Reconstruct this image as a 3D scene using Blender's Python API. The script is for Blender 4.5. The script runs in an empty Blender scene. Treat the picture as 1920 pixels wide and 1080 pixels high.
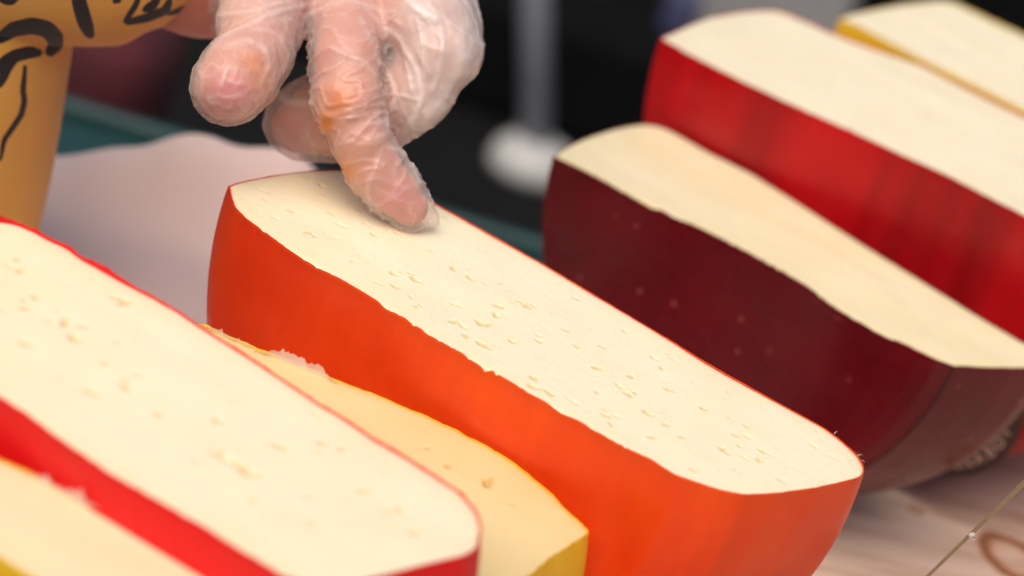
import bpy, math, random
import numpy as np
from mathutils import Vector, Matrix, noise as mnoise

random.seed(7); rng = np.random.default_rng(7)
scene = bpy.context.scene
rad = math.radians

# ------------------------------------------------------------------ camera
ELEV, ROLL, FPX, DIST = rad(23), rad(18), 4500.0, 0.7875
AIM = np.array([0, 0, .122])
VD = np.array([0, math.cos(ELEV), -math.sin(ELEV)])
_r0 = np.array([1., 0, 0]); _u0 = np.array([0, math.sin(ELEV), math.cos(ELEV)])
VR = math.cos(ROLL)*_r0 + math.sin(ROLL)*_u0
VU = math.cos(ROLL)*_u0 - math.sin(ROLL)*_r0
CAMP = AIM - VD*DIST
cd = bpy.data.cameras.new('camera'); cam = bpy.data.objects.new('camera', cd)
scene.collection.objects.link(cam)
cam.matrix_world = Matrix([[VR[i], VU[i], -VD[i], CAMP[i]] for i in range(3)] + [[0, 0, 0, 1]])
cd.sensor_width = 36; cd.lens = FPX/1920*36; cd.clip_start = .02; cd.clip_end = 200
cd.dof.use_dof = True; cd.dof.focus_distance = .764; cd.dof.aperture_fstop = 6.8
cd.dof.aperture_blades = 9
scene.camera = cam

# ------------------------------------------------------------------ light
w = bpy.data.worlds.new('World'); scene.world = w; w.use_nodes = True
SUN_EL, SUN_AZ = rad(58), rad(-160)          # azimuth: from +Y towards +X
nt = w.node_tree; sky = nt.nodes.new('ShaderNodeTexSky'); sky.sky_type = 'NISHITA'
sky.sun_disc = False; sky.sun_elevation = SUN_EL; sky.sun_rotation = SUN_AZ
sky.air_density = 1.0; sky.dust_density = 3.0; sky.ozone_density = 1.0
bg = nt.nodes['Background']; bg.inputs[1].default_value = .05
nt.links.new(sky.outputs[0], bg.inputs[0])
sd = bpy.data.lights.new('sun', 'SUN'); sd.energy = 2.0; sd.angle = rad(62); sd.color = (1, .91, .79)
so = bpy.data.objects.new('sun', sd); scene.collection.objects.link(so)
sdir = Vector((math.sin(SUN_AZ)*math.cos(SUN_EL), math.cos(SUN_AZ)*math.cos(SUN_EL), math.sin(SUN_EL)))
so.rotation_euler = (-sdir).to_track_quat('-Z', 'Y').to_euler(); so.location = sdir*5
vs = scene.view_settings; vs.view_transform = 'Standard'; vs.look = 'None'; vs.gamma = 1
vs.exposure = 0.80; vs.use_curve_mapping = False

# ------------------------------------------------------------------ measuring helpers (photo pixels -> places)
def ray(p):
    p = np.atleast_2d(np.array(p, float))
    return VD + ((p[:, :1]-960)/FPX)*VR + ((540-p[:, 1:2])/FPX)*VU
def on_z(p, z):
    v = ray(p); return CAMP + v*((z-CAMP[2])/v[:, 2:3])
def at_y(p, y):
    v = ray(p); return CAMP + v*((y-CAMP[1])/v[:, 1:2])
def at_depth(x, y, d): return (CAMP + ray([(x, y)])*d)[0]

# ------------------------------------------------------------------ object helpers
def link(o, parent=None):
    scene.collection.objects.link(o)
    if parent is not None: o.parent = parent
    return o
def tag(o, label, cat, group=None):
    o['label'] = label; o['category'] = cat
    if group: o['group'] = group
    return o
def empty(name, loc, rz=0):
    o = bpy.data.objects.new(name, None); o.empty_display_size = .02
    o.location = loc; o.rotation_euler = (0, 0, rz); return link(o)
def mesh_obj(name, V, F, mat, parent=None, smooth=True, sharp=None):
    me = bpy.data.meshes.new(name)
    me.from_pydata([tuple(map(float, v)) for v in V], [], [tuple(map(int, f)) for f in F]); me.update()
    if smooth: me.polygons.foreach_set('use_smooth', [True]*len(me.polygons))
    if sharp: me.set_sharp_from_angle(angle=rad(sharp))
    if mat: me.materials.append(mat)
    return link(bpy.data.objects.new(name, me), parent)
def attr(o, name, vals):
    a = o.data.attributes.new(name, 'FLOAT', 'POINT'); a.data.foreach_set('value', np.asarray(vals, np.float32))
def box_geo(x0, x1, y0, y1, z0, z1):
    V = [(x, y, z) for z in (z0, z1) for y in (y0, y1) for x in (x0, x1)]
    return V, [(0, 2, 3, 1), (4, 5, 7, 6), (0, 1, 5, 4), (2, 6, 7, 3), (0, 4, 6, 2), (1, 3, 7, 5)]
def bevel(o, wd, seg=3):
    m = o.modifiers.new('bevel', 'BEVEL'); m.width = wd; m.segments = seg; return o

# ------------------------------------------------------------------ materials
class NT:
    def __init__(s, name):
        s.m = bpy.data.materials.new(name); s.m.use_nodes = True; s.t = s.m.node_tree
        s.b = s.t.nodes['Principled BSDF']; s.out = s.t.nodes['Material Output']
    def n(s, ty, **kw):
        x = s.t.nodes.new(ty)
        for k, v in kw.items():
            if k in x.inputs: x.inputs[k].default_value = v
            else: setattr(x, k, v)
        return x
    def l(s, a, b): s.t.links.new(a, b)
    def coord(s, scale=(1, 1, 1), rot=(0, 0, 0)):
        c = s.n('ShaderNodeTexCoord'); m = s.n('ShaderNodeMapping')
        m.inputs['Scale'].default_value = scale; m.inputs['Rotation'].default_value = rot
        s.l(c.outputs['Object'], m.inputs[0]); return m.outputs[0]
    def noise(s, co, scale, detail=4, rough=.55, dist=0):
        x = s.n('ShaderNodeTexNoise'); x.inputs['Scale'].default_value = scale
        x.inputs['Detail'].default_value = detail; x.inputs['Roughness'].default_value = rough
        x.inputs['Distortion'].default_value = dist; s.l(co, x.inputs['Vector']); return x.outputs[0]
    def ramp(s, fac, stops):
        r = s.n('ShaderNodeValToRGB'); e = r.color_ramp.elements
        while len(e) > 1: e.remove(e[0])
        e[0].position = stops[0][0]; e[0].color = (*stops[0][1], 1) if len(stops[0][1]) == 3 else stops[0][1]
        for p, c in stops[1:]:
            q = e.new(p); q.color = (*c, 1) if len(c) == 3 else c
        s.l(fac, r.inputs[0]); return r.outputs[0]
    def mix(s, fac, a, b, blend='MIX'):
        m = s.n('ShaderNodeMix'); m.data_type = 'RGBA'; m.blend_type = blend
        for v, k in ((fac, 0), (a, 6), (b, 7)):
            if hasattr(v, 'links'): s.l(v, m.inputs[k])
            else: m.inputs[k].default_value = v if k == 0 else (*v, 1)
        return m.outputs[2]
    def math(s, op, a, b=0.0, clamp=False):
        m = s.n('ShaderNodeMath'); m.operation = op; m.use_clamp = clamp
        for v, k in ((a, 0), (b, 1)):
            if hasattr(v, 'links'): s.l(v, m.inputs[k])
            else: m.inputs[k].default_value = v
        return m.outputs[0]
    def attr(s, name):
        a = s.n('ShaderNodeAttribute'); a.attribute_name = name; return a.outputs['Fac']
    def bump(s, h, strength=.2, dist=.001, prev=None):
        b = s.n('ShaderNodeBump'); b.inputs['Strength'].default_value = strength
        b.inputs['Distance'].default_value = dist; s.l(h, b.inputs['Height'])
        if prev is not None: s.l(prev, b.inputs['Normal'])
        return b.outputs[0]
    def setp(s, **kw):
        for k, v in kw.items():
            k = k.replace('_', ' ')
            if hasattr(v, 'links'): s.l(v, s.b.inputs[k])
            else:
                i = s.b.inputs[k]
                i.default_value = (*v, 1) if (isinstance(v, tuple) and len(i.default_value) == 4) else v

def paste_mat(name, c0, c1, rough=.34, streak=1.0, sss=.55):
    m = NT(name)
    big = m.noise(m.coord((1, 1.6, 1)), 26, 3)
    fine = m.noise(m.coord((1, 1.5, 1), (0, 0, rad(-8))), 260, 5, .6)
    st = m.noise(m.coord((1, 7, 1), (0, 0, rad(-6))), 130, 4, .6)
    col = m.ramp(big, [(.3, c0), (.7, c1)])
    col = m.mix(m.math('MULTIPLY', m.attr('border'), .45), col, (c0[0]*.90, c0[1]*.80, c0[2]*.62))
    pit = m.attr('pit')
    col = m.mix(pit, col, (c1[0]*.72, c1[1]*.50, c1[2]*.20))
    nb = m.bump(st, .004*streak, .0006)
    nb = m.bump(fine, .09*streak, .0003, nb)
    rg = m.ramp(m.noise(m.coord((1, 2, 1), (0, 0, rad(-6))), 60, 5, .65), [(.3, (rough-.08,)*3), (.7, (rough+.16,)*3)])
    m.setp(Base_Color=col, Roughness=rg, Normal=nb, Subsurface_Weight=sss, Subsurface_Scale=.004,
           Subsurface_Radius=(1.0, .62, .3), Specular_IOR_Level=.6)
    return m.m
def wax_mat(name, c0, c1, rough=.38, sss=.35, bumpy=.25, streaks=0.0, specks=0.0, coat=0.0, spec=.4, rad_=(1, .25, .08), sscale=160):
    m = NT(name)
    n1 = m.noise(m.coord(), 28, 4)
    col = m.ramp(n1, [(.3, c0), (.72, c1)])
    if streaks:
        s2 = m.noise(m.coord((1, .2, .05)), sscale, 4)
        col = m.mix(m.math('MULTIPLY', m.ramp(s2, [(.42, (0, 0, 0)), (.7, (1, 1, 1))]), streaks), col,
                    tuple(x*.45 for x in c0))
    if specks:
        v = m.n('ShaderNodeTexVoronoi'); v.inputs['Scale'].default_value = 95; m.l(m.coord(), v.inputs['Vector'])
        sp = m.ramp(v.outputs['Distance'], [(.06, (1, 1, 1)), (.13, (0, 0, 0))])
        keep = m.ramp(m.noise(m.coord(), 55, 2), [(.47, (0, 0, 0)), (.55, (1, 1, 1))])
        f = m.math('MULTIPLY', m.math('MULTIPLY', sp, keep), specks)
        col = m.mix(f, col, tuple(min(1, x*1.8+.06) for x in c1))
    bl = m.ramp(m.noise(m.coord((1, 1, 1.4)), 24, 7, .72, .8), [(.52, (0, 0, 0)), (.78, (1, 1, 1))])
    col = m.mix(m.math('MULTIPLY', bl, .10), col, tuple(min(1, x*.9+.16*max(c1)) for x in c1))
    nb = m.bump(m.noise(m.coord(), 55, 3), bumpy, .0016)
    nb = m.bump(m.noise(m.coord((1, 1, .5)), 420, 3), bumpy*.5, .0003, nb)
    sm1 = m.noise(m.coord((1, 1, 1.8)), 18, 6, .7, 1.5)
    rg = m.ramp(sm1, [(.3, (rough-.10,)*3), (.7, (rough+.16,)*3)])
    scr = m.n('ShaderNodeTexWave'); scr.inputs['Scale'].default_value = 60; scr.inputs['Distortion'].default_value = 28
    scr.inputs['Detail'].default_value = 4; m.l(m.coord((1, 1, .6)), scr.inputs['Vector'])
    nb = m.bump(m.ramp(scr.outputs[0], [(.0, (0, 0, 0)), (.06, (1, 1, 1))]), .06, .0004, nb)
    m.setp(Specular_IOR_Level=spec, Base_Color=col, Roughness=rg, Normal=nb, Subsurface_Weight=sss, Subsurface_Scale=.0025,
           Subsurface_Radius=rad_, Coat_Weight=coat, Coat_Roughness=.22)
    return m.m
def plain(name, c, rough=.6, var=.15, scale=30, bumpy=.1, metal=0.0):
    m = NT(name); n = m.noise(m.coord(), scale, 4)
    m.setp(Base_Color=m.ramp(n, [(.3, tuple(x*(1-var) for x in c)), (.7, tuple(min(1, x*(1+var)) for x in c))]),
           Roughness=rough, Metallic=metal, Normal=m.bump(n, bumpy, .002)); return m.m

# ------------------------------------------------------------------ ground, table
gnd = mesh_obj('ground', [(-60, -60, -.75), (60, -60, -.75), (60, 60, -.75), (-60, 60, -.75)], [(0, 1, 2, 3)],
               plain('asphalt', (.03, .03, .032), .9, .3, 6)); gnd['kind'] = 'structure'

TA = rad(12)                                             # the table is turned a little
tdx = np.array([math.cos(TA), math.sin(TA)]); tdy = np.array([-math.sin(TA), math.cos(TA)])
TC = np.array([-.19, .08])                               # a point on its left edge
def tloc(a, b): p = TC + tdx*a + tdy*b; return p
FAR = .180
def wood_mat():
    m = NT('pale_wood')
    co = m.coord()
    knot = None
    c = m.n('ShaderNodeTexCoord'); 
    grain = m.noise(m.coord((1, 9, 1)), 9, 5, .6, .6)
    fine = m.noise(m.coord((1, 16, 1)), 60, 4, .6)
    col = m.ramp(grain, [(.3, (.42, .26, .18)), (.5, (.60, .43, .34)), (.7, (.70, .53, .44))])
    col = m.mix(m.math('MULTIPLY', fine, .25), col, (.45, .28, .2))
    warp = m.n('ShaderNodeTexNoise'); warp.inputs['Scale'].default_value = 45; m.l(co, warp.inputs['Vector'])
    for (px, py, rx, ry, cc) in KNOTS:
        mp = m.n('ShaderNodeMapping'); mp.vector_type = 'POINT'
        va = m.n('ShaderNodeVectorMath'); va.operation = 'SUBTRACT'; va.inputs[1].default_value = (px, py, 0); m.l(co, va.inputs[0])
        vm = m.n('ShaderNodeVectorMath'); vm.operation = 'MULTIPLY'; vm.inputs[1].default_value = (1/rx, 1/ry, 0); m.l(va.outputs[0], vm.inputs[0])
        ln = m.n('ShaderNodeVectorMath'); ln.operation = 'LENGTH'; m.l(vm.outputs[0], ln.inputs[0])
        d = m.math('ADD', ln.outputs['Value'], m.math('MULTIPLY', m.math('SUBTRACT', warp.outputs[0], .5), .5))
        ring = m.ramp(d, [(.0, (.0,)*3), (.50, (.0,)*3), (.64, (.9,)*3), (.84, (1,)*3), (.93, (.3,)*3), (1.0, (0,)*3)])
        col = m.mix(ring, col, cc)
        rust = m.ramp(d, [(.25, (0,)*3), (.6, (.75,)*3), (.97, (.6,)*3), (1.0, (0,)*3)])
        col = m.mix(m.math('MULTIPLY', rust, .6), col, (.5, .17, .06))
    m.setp(Base_Color=col, Roughness=.5, Normal=m.bump(fine, .15, .0006)); return m.m
def to_table(px, py):
    q = on_z([(px, py)], 0)[0][:2] - TC; return float(q@tdx), float(q@tdy)
k1 = to_table(1900, 1045); k2 = to_table(1717, 957)
KNOTS = [(*k1, .0165, .021, (.05, .03, .02)), (*k2, .0035, .0035, (.08, .06, .03))]
WOOD = wood_mat()
table = empty('market_table', (TC[0], TC[1], -.75), TA)
tag(table, 'pale wooden market table the half cheese wheels stand on', 'table')
top = mesh_obj('tabletop', *box_geo(.019, 1.3, -.62, FAR, .72, .75), WOOD, table, False); bevel(top, .003)
# object coordinates of the material start at the table's left edge
for (a, b) in ((.06, -.56), (1.24, -.56), (.06, FAR-.06), (1.24, FAR-.06)):
    mesh_obj('leg', *box_geo(a-.025, a+.025, b-.025, b+.025, 0, .7195), WOOD, table, False)

# ------------------------------------------------------------------ cheese
def resample(P, n):
    P = np.asarray(P, float); d = np.r_[0, np.cumsum(np.linalg.norm(np.diff(P, axis=0), axis=1))]
    t = np.linspace(0, d[-1], n); return np.c_[np.interp(t, d, P[:, 0]), np.interp(t, d, P[:, 1])]
def smooth_chain(P, n, it):
    Q = resample(P, n)
    for _ in range(it): Q[1:-1] = .25*Q[:-2]+.5*Q[1:-1]+.25*Q[2:]
    return Q
def fbm1(x, seed, octs=4):
    return sum(mnoise.noise((x*2**k, seed*13.7, k*3.1))/2**k for k in range(octs))

def cheese(label, h, near, rend, far, lend, paste, wax, pits=(), res=.0008, jag=.0003, lip=.0004, nrand=0,
           pit_color=.72, near_smooth=0, group=None, lip_wild=0.0, seed=1, dent=None, end_smooth=24, press=None, sharp=48):
    chains = [on_z(c, h)[:, :2] for c in (near, rend, far, lend)]
    nw = chains[0]; L = nw[-1]-nw[0]; ang = math.atan2(L[1], L[0])
    e1 = np.array([math.cos(ang), math.sin(ang)]); e2 = np.array([-e1[1], e1[0]])
    loop = np.vstack(chains)
    A = np.c_[loop@e1, loop@e2]
    uc = (A[:, 0].min()+A[:, 0].max())/2; vc = (A[:, 1].min()+A[:, 1].max())/2
    org = e1*uc + e2*vc
    root = empty('cheese_half_wheel', (org[0], org[1], 0), ang); tag(root, label, 'cheese', group)
    A -= (uc, vc)
    # dense closed outline: the near chain keeps its traced nicks, the rest is smoothed
    closed = np.vstack([A, A[:1]])
    nn = len(near)
    per = [closed[:nn], closed[nn-1:nn+len(rend)+1], closed[nn+len(rend):nn+len(rend)+len(far)], closed[nn+len(rend)+len(far)-1:]]
    cnt = [int(np.linalg.norm(np.diff(p, axis=0), axis=1).sum()/res)+3 for p in per]
    segs = [smooth_chain(p, c, k) for p, c, k in zip(per, cnt, (near_smooth, end_smooth, 10, 24))]
    O = np.vstack([s[:-1] for s in segs])
    N = len(O)
    for _ in range(min(6, end_smooth)):                  # soften junctions between chains
        Os = .25*np.roll(O, 1, 0)+.5*O+.25*np.roll(O, -1, 0)
        idx = np.zeros(N, bool); k = 0
        for s in segs[:-1]:
            k += len(s)-1; idx[max(0, k-8):k+8] = True
        O[idx] = Os[idx]
    chip = np.zeros(N)
    if near_smooth == 0:
        n0 = len(segs[0])-1; tr_ = O[:n0, 1].copy(); sm = tr_.copy(); K = int(.022/res)
        ker = np.exp(-(np.arange(-2*K, 2*K+1)/K)**2); pad = np.r_[2*tr_[0]-tr_[2*K:0:-1], tr_, 2*tr_[-1]-tr_[-2:-2*K-2:-1]]
        sm = np.convolve(pad, ker/ker.sum(), 'valid')[:n0]
        wg = np.clip((np.arange(n0)/n0-.10)/.08, 0, 1)*np.clip((.92-np.arange(n0)/n0)/.08, 0, 1)
        env = sm + np.percentile((tr_-sm)[wg > .9], 72)
        O[:n0, 1] = tr_*(1-wg)+env*wg
        chip[:n0] = np.clip((env-tr_)*.37, 0, .003)*wg + np.array([max(0, fbm1(i*res/.0025, seed+2, 4)) for i in range(n0)])*.0008*wg
    tang = np.roll(O, -1, 0)-np.roll(O, 1, 0); tang /= np.linalg.norm(tang, axis=1)[:, None]+1e-9
    nrm = np.c_[tang[:, 1], -tang[:, 0]]                 # outward for a ccw loop
    jit = np.array([fbm1(i*res/.006, seed) for i in range(N)])*jag
    jit += np.array([max(0, fbm1(i*res/.0018, seed+5, 2)-.25) for i in range(N)])*jag*1.2
    Oj = O + nrm*jit[:, None]
    # smooth outline the flat sides follow below the cut
    S = O.copy(); n0 = len(segs[0])-1
    pf = np.polyfit(O[:n0, 0], O[:n0, 1], 4); S[:n0, 1] = np.polyval(pf, O[:n0, 0])
    iS = np.zeros(N, bool); iS[int(.06*n0):int(.9*n0)] = True
    S2 = O.copy(); wgt = np.zeros(N); wgt[iS] = 1
    for _ in range(40): wgt = .25*np.roll(wgt, 1)+.5*wgt+.25*np.roll(wgt, -1)
    S2 = O*(1-wgt[:, None]) + S*wgt[:, None]
    S1 = O.copy(); nsm = int((.0045/res)**2)
    for _ in range(min(400, nsm)): S1 = .25*np.roll(S1, 1, 0)+.5*S1+.25*np.roll(S1, -1, 0)
    S1 = O*(1-wgt[:, None]) + S1*wgt[:, None]
    hl = (A[:, 0].max()-A[:, 0].min())/2*.985
    c_ = (h*h-hl*hl)/(2*h); R_ = h-c_
    U0 = math.sqrt(max(1e-9, R_*R_-c_*c_)); wz = .028
    def ring(P, t):
        U = math.sqrt(max(0, R_*R_-(t-c_)**2)); Q = P.copy(); s = np.sign(Q[:, 0]); a = np.abs(Q[:, 0])
        inner = U0-wz
        if U > wz: b = np.where(a > inner, a+(U-U0), a*(U-wz)/inner)
        else: b = np.where(a > inner, wz+(a-U0), a*0)*max(0, U/wz) + 0
        if U <= wz: b = a*U/U0
        Q[:, 0] = s*b; return Q
    ts = [.0004, .0012, .0024, .004, .006]+list(np.linspace(.009, h*.8, 26))+list(h-(h*.2)*(1-np.linspace(0, 1, 16)[1:])**2)
    rows = []; zs = []
    rows.append(Oj - nrm*.0006); zs.append(np.full(N, h-.003)-chip)
    lipz = np.array([lip*(.6+.8*max(0, .5+fbm1(i*res/.004, seed+9, 3))) for i in range(N)])
    if lip_wild:
        lw = np.array([max(0, fbm1(i*res/.009, seed+19, 4)+.15) for i in range(N)]); k0 = sum(len(s)-1 for s in segs[:2])
        m_ = np.zeros(N); ii = np.arange(N); kf = k0+len(segs[2])*.62; m_ = np.clip((ii-kf)/60, 0, 1)*np.clip((N-ii)/60, 0, 1); lipz += m_*(lw+.25)*lip_wild
    rows.append(Oj - nrm*.0004); zs.append(h-chip+lipz*.6)
    rows.append(Oj - nrm*.0002); zs.append(h-chip+lipz)
    for t in ts:
        k = 1-math.exp(-t/.0016); k2 = 1-math.exp(-(t/.03)**2)
        P = (Oj if t < .003 else O)*(1-k) + (S1*(1-k2)+S2*k2)*k
        Q = ring(P, t)
        if dent: Q = dent(Q, t, nrm)
        rows.append(Q); zs.append(h-(chip+(h-chip)*(t/h)))
    V = np.vstack([np.c_[r, z] for r, z in zip(rows, zs)])
    V[:, 2] = np.maximum(V[:, 2], 0.0002)
    F = []
    for j in range(len(rows)-1):
        a = j*N; b = a+N
        for i in range(N):
            i2 = (i+1) % N; F.append((a+i, b+i, b+i2, a+i2))
    mesh_obj('wax_rind', V, F, wax, root, True, sharp)
    # cut face: a grid between near and far outline with real holes
    In = Oj - nrm*.0003
    iL = int(np.argmin(In[:, 0])); iR = int(np.argmax(In[:, 0]))
    def chain(i0, i1):
        ii = [i0]; 
        while ii[-1] != i1: ii.append((ii[-1]+1) % N)
        return In[ii]
    lo = chain(iL, iR); up = chain(iR, iL)[::-1]
    lx = np.maximum.accumulate(lo[:, 0]); ux = np.maximum.accumulate(up[:, 0])
    u0, u1 = In[iL, 0], In[iR, 0]
    nu = int((u1-u0)/res); 
    th = np.linspace(0, 1, nu); us = u0+(u1-u0)*(th - .06*np.sin(2*np.pi*th)/(2*np.pi)*2)
    us[0] += 2e-5; us[-1] -= 2e-5
    vn = np.interp(us, lx, lo[:, 1]); vf = np.interp(us, ux, up[:, 1])
    nv = int((vf-vn).max()/res)
    tv = np.linspace(0, 1, nv)
    Ug = np.repeat(us[:, None], nv, 1); Vg = vn[:, None]+(vf-vn)[:, None]*tv[None]
    Z = np.full_like(Ug, h)
    # slight unevenness of a knife / wire cut
    nz = np.array([mnoise.noise((u*28, v*45, seed)) for u, v in zip(Ug.ravel(), Vg.ravel())]).reshape(Ug.shape)
    Z += nz*.0004
    # the edge of the paste sinks a touch towards the wax
    de = np.minimum(np.minimum(Vg-vn[:, None], vf[:, None]-Vg), np.minimum(Ug-u0, u1-Ug)+.001)
    Z -= .0004*np.exp(-np.clip(de, 0, 1)/.0012)
    if press is not None:
        q = on_z([press], h)[0][:2]; Z -= .0009*np.exp(-(((Ug-(q@e1-uc))/.011)**2+((Vg-(q@e2-vc))/.009)**2))
    rimd = np.exp(-np.clip(de, 0, 1)/.0035)
    pit = np.zeros_like(Z)
    plist = []
    for (px, py, lp, wp, dp) in pits:
        q = on_z([(px, py)], h)[0][:2]; plist.append((q@e1-uc, q@e2-vc, lp, wp, dp))
    r_ = random.Random(seed*31)
    for _ in range(nrand):
        i = r_.randrange(8, nu-8); f = .06+.88*r_.random()
        s = r_.random()**2
        plist.append((us[i], vn[i]+(vf[i]-vn[i])*f, .0006+.0016*s, .0004+.0005*s, .0002+.0005*s))
    for ip, (pu, pv, lp, wp, dp) in enumerate(plist):
        ta = rad(r_.uniform(-14, 22)); du = Ug-pu; dv = Vg-pv
        a = (du*math.cos(ta)+dv*math.sin(ta)); b = (-du*math.sin(ta)+dv*math.cos(ta))
        msk = (np.abs(a) < lp*1.6) & (np.abs(b) < wp*2.2)
        if not msk.any(): continue
        bend = wp*.5*np.sin(a[msk]/lp*2+pu*900)
        rr = np.sqrt((a[msk]/lp)**2+((b[msk]-bend)/wp)**2)
        rr = rr*(1+.18*np.sin(5*np.arctan2(b[msk], a[msk])+pv*3000))
        dpt = np.clip(1-rr**3, 0, 1)
        Z[msk] -= dp*dpt
        pit[msk] = np.maximum(pit[msk], np.clip((1.3-rr)*1.6, 0, 1)*pit_color*(1 if ip < len(pits) else .55))
    # the side of the paste shows where the wax is chipped
    Ug = np.hstack([Ug[:, :1], Ug[:, :1], Ug]); Vg = np.hstack([Vg[:, :1], Vg[:, :1]-.0001, Vg])
    fu = (us-u0)/(u1-u0); sk_ = np.clip((fu-.16)/.06, 0, 1)*np.clip((.80-fu)/.06, 0, 1)*(near_smooth == 0)
    Z = np.hstack([(h-.0009-.005*sk_)[:, None], Z[:, :1]-.0005, Z]); pit = np.hstack([pit[:, :1]*0, pit[:, :1]*0, pit]); rimd = np.hstack([rimd[:, :1], rimd[:, :1], rimd]); nv += 2
    V = np.c_[Ug.ravel(), Vg.ravel(), Z.ravel()]
    ii = np.arange(nu*nv).reshape(nu, nv)
    F = np.stack([ii[:-1, :-1], ii[1:, :-1], ii[1:, 1:], ii[:-1, 1:]], -1).reshape(-1, 4)
    o = mesh_obj('cut_face', V, F, paste, root); attr(o, 'pit', pit.ravel()); attr(o, 'border', rimd.ravel())
    return root, dict(e1=e1, e2=e2, uc=uc, vc=vc, h=h, ang=ang, V=V, O=O, segs=segs, rows=rows, zs=zs, nrm=nrm)

P_ORANGE = paste_mat('pale_cream_paste', (.87, .765, .535), (.90, .81, .60), .28, 1.0)
P_RED = paste_mat('cream_paste', (.86, .745, .52), (.885, .785, .58), .38, .5)
P_DARK = paste_mat('butter_paste', (.81, .69, .43), (.84, .735, .50), .38, .3)
P_AGED = paste_mat('aged_yellow_paste', (.76, .60, .295), (.79, .645, .35), .40, .5)
P_PEACH = paste_mat('peach_paste', (.83, .675, .42), (.855, .71, .475), .42, .3)
W_ORANGE = wax_mat('orange_wax', (.70, .044, .004), (.82, .078, .006), .36, .4, .22, .08, .1, 0, .3)
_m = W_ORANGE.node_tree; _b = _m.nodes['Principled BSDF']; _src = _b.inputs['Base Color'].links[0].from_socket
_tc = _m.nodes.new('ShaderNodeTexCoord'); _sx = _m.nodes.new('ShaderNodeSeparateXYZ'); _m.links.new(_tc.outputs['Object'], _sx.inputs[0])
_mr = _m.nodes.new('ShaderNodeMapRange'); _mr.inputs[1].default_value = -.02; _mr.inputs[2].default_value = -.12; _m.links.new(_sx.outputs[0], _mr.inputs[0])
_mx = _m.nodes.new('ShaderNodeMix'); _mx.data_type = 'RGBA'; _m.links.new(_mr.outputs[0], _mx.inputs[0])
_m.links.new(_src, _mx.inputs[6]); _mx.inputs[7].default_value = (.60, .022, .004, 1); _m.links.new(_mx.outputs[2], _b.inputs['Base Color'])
W_RED = wax_mat('red_wax', (.66, .006, .008), (.70, .009, .010), .38, .35, .2, 0, 0, 0, .28)
W_DARK = wax_mat('maroon_wax', (.085, .003, .006), (.125, .003, .007), .25, .4, .16, .1, 1.0, 0, .30)
W_REDB = wax_mat('deep_red_wax', (.42, .003, .006), (.50, .005, .008), .34, .3, .2, .75, 0, 0, .3, (1, .25, .08), 34)
W_YEL = wax_mat('yellow_wax', (.80, .42, .015), (.84, .48, .02), .35, .4, .2)

def pp(lst, s=.000175):
    # (x, y, length px, width px) -> place and half sizes in metres
    return [(x, y, l*s*.55, w_*s*1.05, min(.0012, (.0003+w_*s*.4))) for (x, y, l, w_) in lst]

orange_pits = pp([(545, 396, 10, 6), (578, 437, 12, 8), (590, 443, 10, 4), (660, 490, 8, 4), (850, 603, 10, 9), (907, 605, 26, 9),
    (777, 523, 22, 6), (770, 512, 12, 4), (738, 512, 18, 5), (742, 538, 20, 4), (850, 503, 16, 6), (872, 630, 14, 6), (905, 648, 30, 7),
    (935, 574, 18, 7), (990, 574, 16, 7), (975, 566, 10, 4), (930, 590, 18, 5), (779, 575, 8, 4), (1000, 711, 18, 8), (1118, 690, 14, 7),
    (1182, 706, 10, 6), (1118, 735, 8, 4), (1177, 739, 18, 5), (1190, 737, 8, 4), (1255, 730, 16, 6), (1210, 771, 12, 6), (1222, 778, 8, 5),
    (1137, 779, 16, 5), (1146, 795, 14, 4), (1250, 796, 12, 5), (1222, 820, 14, 5), (1279, 819, 10, 5), (1320, 766, 14, 5), (1353, 842, 12, 7),
    (1365, 850, 10, 4), (1425, 862, 14, 6), (1428, 846, 16, 4), (1380, 816, 14, 4), (1386, 836, 12, 3), (1030, 738, 20, 6), (1000, 726, 24, 5),
    (1060, 620, 14, 4), (1080, 650, 12, 4), (1010, 640, 16, 4), (960, 640, 14, 5), (1130, 650, 14, 4), (810, 470, 12, 4), (880, 520, 18, 4),
    (1080, 560, 14, 4), (1240, 690, 14, 4), (1400, 800, 14, 3), (1150, 840, 10, 3), (1300, 880, 16, 3), (700, 440, 16, 4), (620, 400, 16, 4)])
def dent_orange(Q, t, nrm):
    # shallow groove pressed into the wax where the flat side turns into the rim
    u = .068 + .10*(t-.02); a = (Q[:, 0]-u)/.006; f = math.exp(-((t-.030)/.016)**2)
    side = (nrm[:, 1] < -.3)
    Q = Q.copy(); Q[side] -= nrm[side]*(.0016*f*np.exp(-a[side]**2))[:, None]; return Q
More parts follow.
